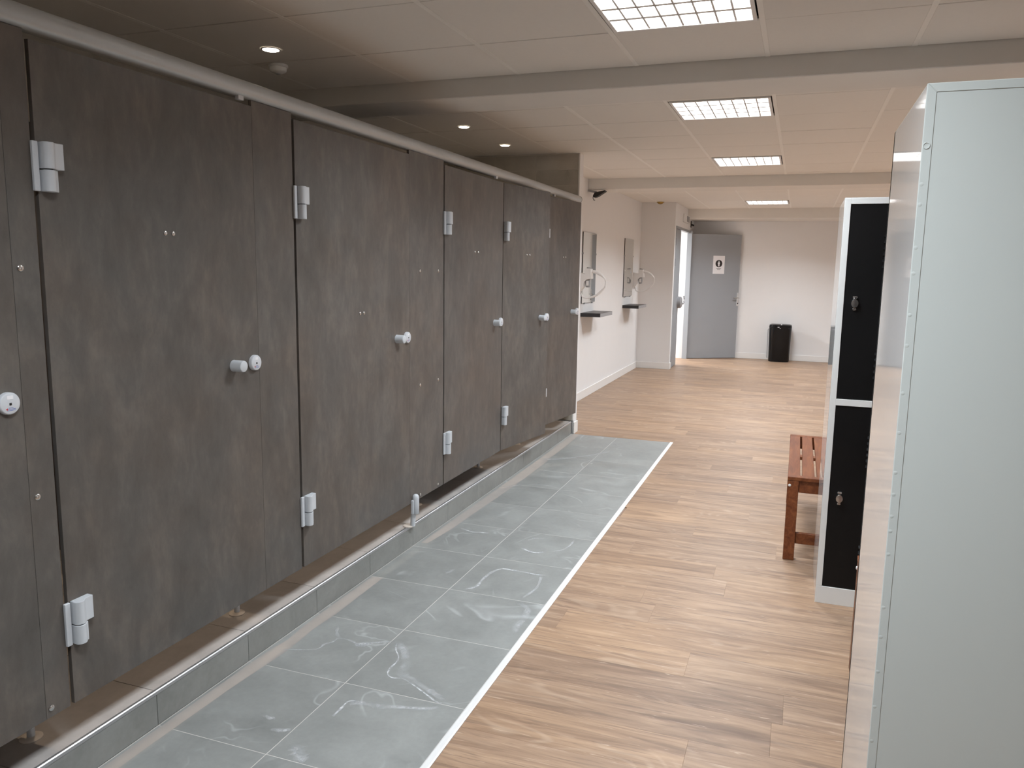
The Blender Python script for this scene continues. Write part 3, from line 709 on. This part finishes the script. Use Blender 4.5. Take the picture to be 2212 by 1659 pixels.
# ------------------------------------------------------------------ benches
def bench(label, loc, rz):
    L, Wd, Hh = 1.145, 0.345, 0.450
    t = thing('bench', label, 'bench', loc, rz, 'red brown slatted wooden benches')
    for (a, b) in ((0, 0.046), (L-0.046, L)):
        obj('end_rail', MB().box(0, a, Hh-0.020, Wd, b, Hh), M['bench'], t, bev=0.002)
    sl = MB().box(0, 0.0465, Hh-0.019, 0.060, L-0.0465, Hh-0.0015).mesh('slat', M['bench'], bev=0.002)
    for k in range(5): put('slat', sl, t, (0.0005+0.0712*k, 0, 0))
    for k in range(4): bx('middle_rail', M['bench'], 0.0607+0.0712*k, 0.50, Hh-0.020, 0.0712+0.0712*k, 0.56, Hh-0.003, t)
    for x in (0.0015, Wd-0.0565):
        for y in (0.0015, L-0.0565):
            lg = obj('leg', MB().box(x, y, 0, x+0.055, y+0.055, Hh-0.0205), M['bench'], t, bev=0.0025)
            yy, dd = (y, -1) if y < 0.5 else (y+0.055, 1)
            obj('bolt', MB().turn((x+(0.010 if x < 0.1 else 0.045), yy, Hh-0.046), (0, dd, 0), [(0, 0.0075), (0.002, 0.007), (0.004, 0.004), (0.0045, 0.0)], 14), M['white_plastic'], lg, smooth=True)
    for y in (0.012, L-0.037):
        obj('apron', MB().box(0.057, y, 0.366, Wd-0.057, y+0.025, Hh-0.0205), M['bench'], t, bev=0.0015)
        obj('stretcher', MB().box(0.057, y+0.008, 0.088, Wd-0.057, y+0.030, 0.146), M['bench'], t, bev=0.0015)
    for x in (0.012, Wd-0.037):
        obj('apron', MB().box(x, 0.057, 0.366, x+0.025, L-0.057, Hh-0.0205), M['bench'], t, bev=0.0015)
    return t
bench('red brown slatted bench behind the white locker, its near end in view', (0.006, 4.219, 0), 0)
bench('red brown bench mostly hidden behind the nearest locker, only one leg edge seen', (0.270+1.145, 2.762, 0), PI/2)

# ------------------------------------------------------------------ far left wall: mirrors, shelves, dryers
def mirror(label, y0, y1, z0, z1):
    t = thing('wall_mirror', label, 'mirror', (XL, y0, z0), 0, 'tall frameless wall mirrors')
    w, h = y1-y0, z1-z0
    obj('glass', MB().box(0.010, 0, 0, 0.015, w, h), M['mirror'], t, bev=0.0015)
    obj('backing', MB().box(0.001, 0.001, 0.001, 0.010, w-0.001, h-0.001), M['dark'], t)
    for (y, z) in ((-0.002, h*0.70), (w+0.002, h*0.70), (w*0.2, -0.002), (w*0.8, -0.002)):
        obj('clip', MB().turn((0.0, y, z), (1,0,0), [(0, 0.011), (0.016, 0.011), (0.018, 0.009), (0.0185, 0.0)], 14), M['grey_plastic'], t, smooth=True)
    return t
mirror('tall mirror nearest the cubicles, above the first black shelf', 8.622, 9.215, 1.115, 1.913)
mirror('tall mirror farther along the wall, above the second black shelf', 10.855, 11.43, 1.125, 1.930)
def shelf(label, y0, y1):
    t = thing('wall_shelf', label, 'shelf', (XL, y0, 0.965), 0, 'black wall shelves')
    obj('board', MB().box(0.0005, 0, 0, 0.230, y1-y0, 0.043), M['shelf'], t, bev=0.0015)
    obj('edge_band', MB().box(0.2302, 0.001, 0.002, 0.2312, y1-y0-0.001, 0.041), M['grey_plastic'], t, label='pale grey front edge band')
    return t
shelf('black wall shelf nearest the cubicles, below the first mirror', 8.62, 9.22)
shelf('black wall shelf farther away, below the second mirror', 10.86, 11.43)
def dryer(label, y):
    t = thing('hair_dryer', label, 'hair dryer', (XL, y, 1.352), 0, 'white wall hair dryers')
    # holder: wall plate, raised tower and an arched cut-out below
    prof = [(0.0, 0.110), (0.077, 0.090), (0.077, 0.148), (0.084, 0.154), (0.134, 0.152), (0.140, 0.146), (0.150, 0.042), (0.118, 0.040), (0.090, 0.030), (0.070, 0.010), (0.061, -0.015), (0.061, -0.045), (0.040, -0.075), (0.014, -0.105), (0.0, -0.138)]
    obj('holder', MB().prism(prof, 'y', -0.052, 0.052), M['white_plastic'], t, bev=0.004, seg=2)
    hs = obj('handset', MB().turn((0.098, 0.0, 0.036), (0.05, 0, -1), [(0, 0.030), (0.05, 0.030), (0.085, 0.024), (0.090, 0.018), (0.090, 0.0)], 18), M['grey_plastic'], t, smooth=True, label='grey ribbed handset')
    bx('switch_plate', M['white_plastic'], 0.088, -0.034, -0.035, 0.116, -0.028, 0.020, hs, bev=0.002)
    obj('nozzle_mouth', MB().turn((0.108, 0.0, 0.150), (0.15, 0, 1), [(0, 0.027), (0.014, 0.025), (0.015, 0.020), (0.004, 0.018), (0.004, 0.0)], 18), M['grey_plastic'], t, smooth=True)
    pts = [(0.135, 0.0, 0.118), (0.165, 0.0, 0.120), (0.200, 0.0, 0.112), (0.235, 0.0, 0.094), (0.265, 0.0, 0.074), (0.292, 0.004, 0.045), (0.300, 0.008, 0.012), (0.298, 0.012, -0.020), (0.290, 0.014, -0.050), (0.268, 0.016, -0.076), (0.235, 0.017, -0.108), (0.200, 0.018, -0.136), (0.160, 0.018, -0.156), (0.115, 0.018, -0.168), (0.070, 0.016, -0.170), (0.036, 0.012, -0.155), (0.022, 0.006, -0.120), (0.020, 0.0, -0.085)]
    rad = [0.017, 0.018, 0.018, 0.017, 0.014, 0.009, 0.0075, 0.0075, 0.008, 0.0115, 0.0125, 0.0125, 0.012, 0.011, 0.010, 0.0095, 0.009, 0.009]
    obj('hose', MB().tube(pts, rad, 12), M['white_plastic'], t, smooth=True)
    return t
dryer('white wall hair dryer nearest, half behind the cubicle edge', 8.53)
dryer('white wall hair dryer farther away, beside the second mirror', 11.60)
# dark bracket under the end of the beam
br = thing('wall_bracket', 'small black wedge bracket under the left end of the second beam', 'bracket', (XL, 8.80, 2.30))
obj('arm', MB().cyl((0.0, 0.0, 0.075), (0.10, 0.0, 0.055), 0.012, 12), M['grey_plastic'], br, smooth=True)
obj('wedge', MB().prism([(0.06, 0.012), (0.08, 0.05), (0.20, 0.075), (0.205, 0.062), (0.115, 0.005), (0.075, -0.006)], 'y', -0.02, 0.06), M['dark'], br, bev=0.004)
obj('hook', MB().tube([(0.065, 0, 0.015), (0.060, 0, -0.01), (0.070, 0, -0.03), (0.085, 0, -0.035)], 0.006, 8), M['grey_plastic'], br, smooth=True)

# ------------------------------------------------------------------ door set at the far left
df = group_empty('trim_3', 'grey metal door frame around the lit opening'); df.location = (XD, 0, 0)
obj('jamb', MB().box(-0.030, DY1-0.045, 0, 0.050, DY1-0.002, DZ+0.04), M['grey_frame'], df, bev=0.002)
obj('jamb', MB().box(-0.17, DY0-0.012, 0, 0.006, DY0+0.006, DZ+0.04), M['grey_frame'], df, bev=0.002)
obj('head', MB().box(-0.05, DY0+0.006, DZ, 0.012, DY1-0.045, DZ+0.04), M['grey_frame'], df, bev=0.002)
# narrow fixed leaf
nl = group_empty('door_2', 'narrow grey door leaf standing shut beside the lit slit'); nl.location = (XD, DY0+0.008, 0)
obj('leaf_panel', MB().box(-0.045, 0, 0.004, 0.0, 0.505, DZ-0.004), M['grey_door'], nl, bev=0.002)
obj('leaf_edge', MB().box(-0.050, 0.5055, 0.004, 0.002, 0.527, DZ-0.004), M['grey_plastic'], nl, bev=0.002, label='darker rebated leaf edge')
for z in (1.93, 1.62, 0.88, 0.13):
    obj('hinge', MB().box(-0.004, -0.006, z-0.055, 0.006, 0.022, z+0.055), M['dark'], nl, bev=0.002)
pb = obj('panic_housing', MB().turn((0.0, 0.49, 1.00), (1,0,0), [(0, 0.095), (0.05, 0.090), (0.065, 0.07), (0.068, 0.0)], 24), M['grey_plastic'], nl, smooth=True, label='grey round panic latch housing')
obj('panic_lever', MB().tube([(0.055, 0.49, 0.99), (0.07, 0.58, 0.975), (0.075, 0.63, 0.99), (0.075, 0.65, 1.06), (0.07, 0.655, 1.10)], 0.012, 10), M['grey_plastic'], pb, smooth=True)
# open leaf with sign
HP, HE = Vector((-1.765, 13.672, 0)), Vector((-0.983, 14.150, 0))
dl = group_empty('door_1', 'wide grey door swung open, carrying a white paper sign'); dl.location = HP; dl.rotation_euler = (0, 0, math.atan2((HE-HP).y, (HE-HP).x))
DL = (HE-HP).length
obj('door_panel', MB().box(0, 0, 0.006, DL, 0.040, 2.116), M['grey_door'], dl, bev=0.002)
for z in (1.93, 1.70, 0.98, 0.18):
    obj('hinge', MB().cyl((-0.010, 0.004, z-0.05), (-0.010, 0.004, z+0.05), 0.010, 10), M['white_plastic'], dl, smooth=True)
hp = obj('handle_plate', MB().box(0.885, -0.008, 0.91, 0.923, 0.0, 1.137), M['chrome'], dl, bev=0.003)
obj('handle_lever', MB().tube([(0.904, -0.006, 1.045), (0.904, -0.045, 1.045), (0.890, -0.055, 1.045), (0.80, -0.055, 1.043)], 0.0105, 12), M['chrome'], hp, smooth=True)
obj('keyhole', MB().turn((0.904, -0.008, 0.95), (0,-1,0), [(0, 0.011), (0.003, 0.010), (0.0032, 0.0)], 14), M['dark'], hp)
sg = thing('door_sign', 'white paper sign with a black round person symbol on the open door', 'sign', HP, dl.rotation_euler.z)
obj('sheet', MB().box(0.413, -0.0022, 1.453, 0.624, -0.0006, 1.758), M['paper'], sg)
obj('symbol_disc', MB().turn((0.519, -0.0022, 1.626), (0,-1,0), [(0, 0.062), (0.0008, 0.062), (0.0009, 0.0)], 40), M['ink'], sg)
pic = [(0.0, -0.048), (0.012, -0.048), (0.013, -0.010), (0.019, -0.004), (0.020, 0.016), (0.012, 0.024), (0.006, 0.0255)]
pic2 = [(0.519+x, 1.626+z) for x, z in pic] + [(0.519-x, 1.626+z) for x, z in reversed(pic[1:])]
obj('person_symbol', MB().prism(pic2, 'y', -0.0038, -0.0030), M['paper'], sg)
obj('person_head', MB().turn((0.519, -0.0030, 1.626+0.036), (0,-1,0), [(0, 0.0095), (0.0008, 0.0095), (0.0009, 0.0)], 20), M['paper'], sg)
bx('caption_bar', M['grey_ink'], 0.476, -0.0030, 1.536, 0.562, -0.0022, 1.546, sg)
bx('caption_bar', M['grey_ink'], 0.490, -0.0030, 1.523, 0.550, -0.0022, 1.531, sg)
# emergency light above the door
el = thing('emergency_light', 'flat pale emergency light on the wall above the door opening', 'emergency light', (XD, 12.80, 2.26))
obj('housing', MB().box(0.0, 0, 0, 0.022, 0.60, 0.130), M['white_plastic'], el, bev=0.006, seg=2)
obj('lens', MB().box(0.022, 0.30, 0.020, 0.028, 0.56, 0.112), M['grey_plastic'], el, bev=0.003)
cb = thing('corner_bracket', 'tiny black bracket high in the corner beside the emergency light', 'bracket', (XD, 13.72, 2.22))
obj('plate', MB().box(0.0, 0, 0, 0.012, 0.06, 0.11), M['dark'], cb, bev=0.003)
obj('stub', MB().cyl((0.012, 0.03, 0.05), (0.055, 0.03, 0.035), 0.014, 10), M['dark'], cb, smooth=True)
# lit hallway behind the opening
hall = group_empty('wall_hall', 'bright white hallway behind the door opening')
bx('hall_floor', M['plank_slab'], -5.2, 11.2, -0.1, XD-0.0, 14.2, -0.001, hall)
bx('hall_wall', M['wall'], -5.35, 11.2, -0.1, -5.2, 14.2, HC, hall)
bx('hall_wall', M['wall'], -5.2, 11.05, -0.1, XL-0.15, 11.2, HC, hall)
bx('hall_ceiling', M['ceil'], -5.2, 11.2, HC, XL-0.15, 14.2, HC+0.05, hall)
ld = bpy.data.lights.new('hall_lamp', 'AREA'); ld.shape = 'SQUARE'; ld.size = 0.6; ld.energy = HALL_W; ld.color = (0.93, 0.97, 1.0)
lo = bpy.data.objects.new('hall_lamp', ld); COL.objects.link(lo); lo.location = (-3.6, 13.0, HC-0.01)

# ------------------------------------------------------------------ waste bin
bn = thing('waste_bin', 'glossy black waste bin standing against the far white wall', 'bin', (-0.258, 13.99, 0))
def rr(wx, wy, r, z, n=7):
    """plan of the bin: bulging front (-y), small radii at the back"""
    p = []
    for cx, cy, a0, q in ((wx-0.03, wy-0.03, 0, 0.03), (-wx+0.03, wy-0.03, PI/2, 0.03), (-wx+r, -wy+r, PI, r), (wx-r, -wy+r, 1.5*PI, r)):
        for k in range(n+1):
            a = a0 + k*PI/2/n; p.append((cx+q*math.cos(a), cy+q*math.sin(a) - (0.012*(1-((cx+q*math.cos(a))/wx)**2) if a0 >= PI else 0), z))
    return p
obj('body', MB().loft([rr(0.162, 0.110, 0.085, 0.0), rr(0.167, 0.115, 0.09, 0.012), rr(0.181, 0.125, 0.095, 0.575)]), M['black_gloss'], bn, smooth=True)
lid = MB().loft([rr(0.182, 0.127, 0.095, 0.578), rr(0.184, 0.129, 0.095, 0.590), rr(0.176, 0.124, 0.09, 0.620), rr(0.150, 0.10, 0.08, 0.632)])
lo_ = obj('lid', lid, M['black_gloss'], bn, smooth=True)
bx('lid_notch', M['white_plastic'], 0.006, -0.128, 0.619, 0.026, -0.080, 0.6332, lo_, bev=0.002, label='pale notch in the lid')
bx('lid_label', M['paper'], -0.044, -0.1425, 0.582, -0.014, -0.1395, 0.590, lo_)
bx('front_label', M['plastic_pale'], -0.010, -0.1385, 0.560, 0.006, -0.132, 0.567, bn)
obj('side_handle', MB().tube([(-0.186, -0.05, 0.055), (-0.192, -0.05, 0.07), (-0.196, -0.05, 0.53), (-0.188, -0.05, 0.55)], 0.007, 8), M['grey_plastic'], bn, smooth=True)
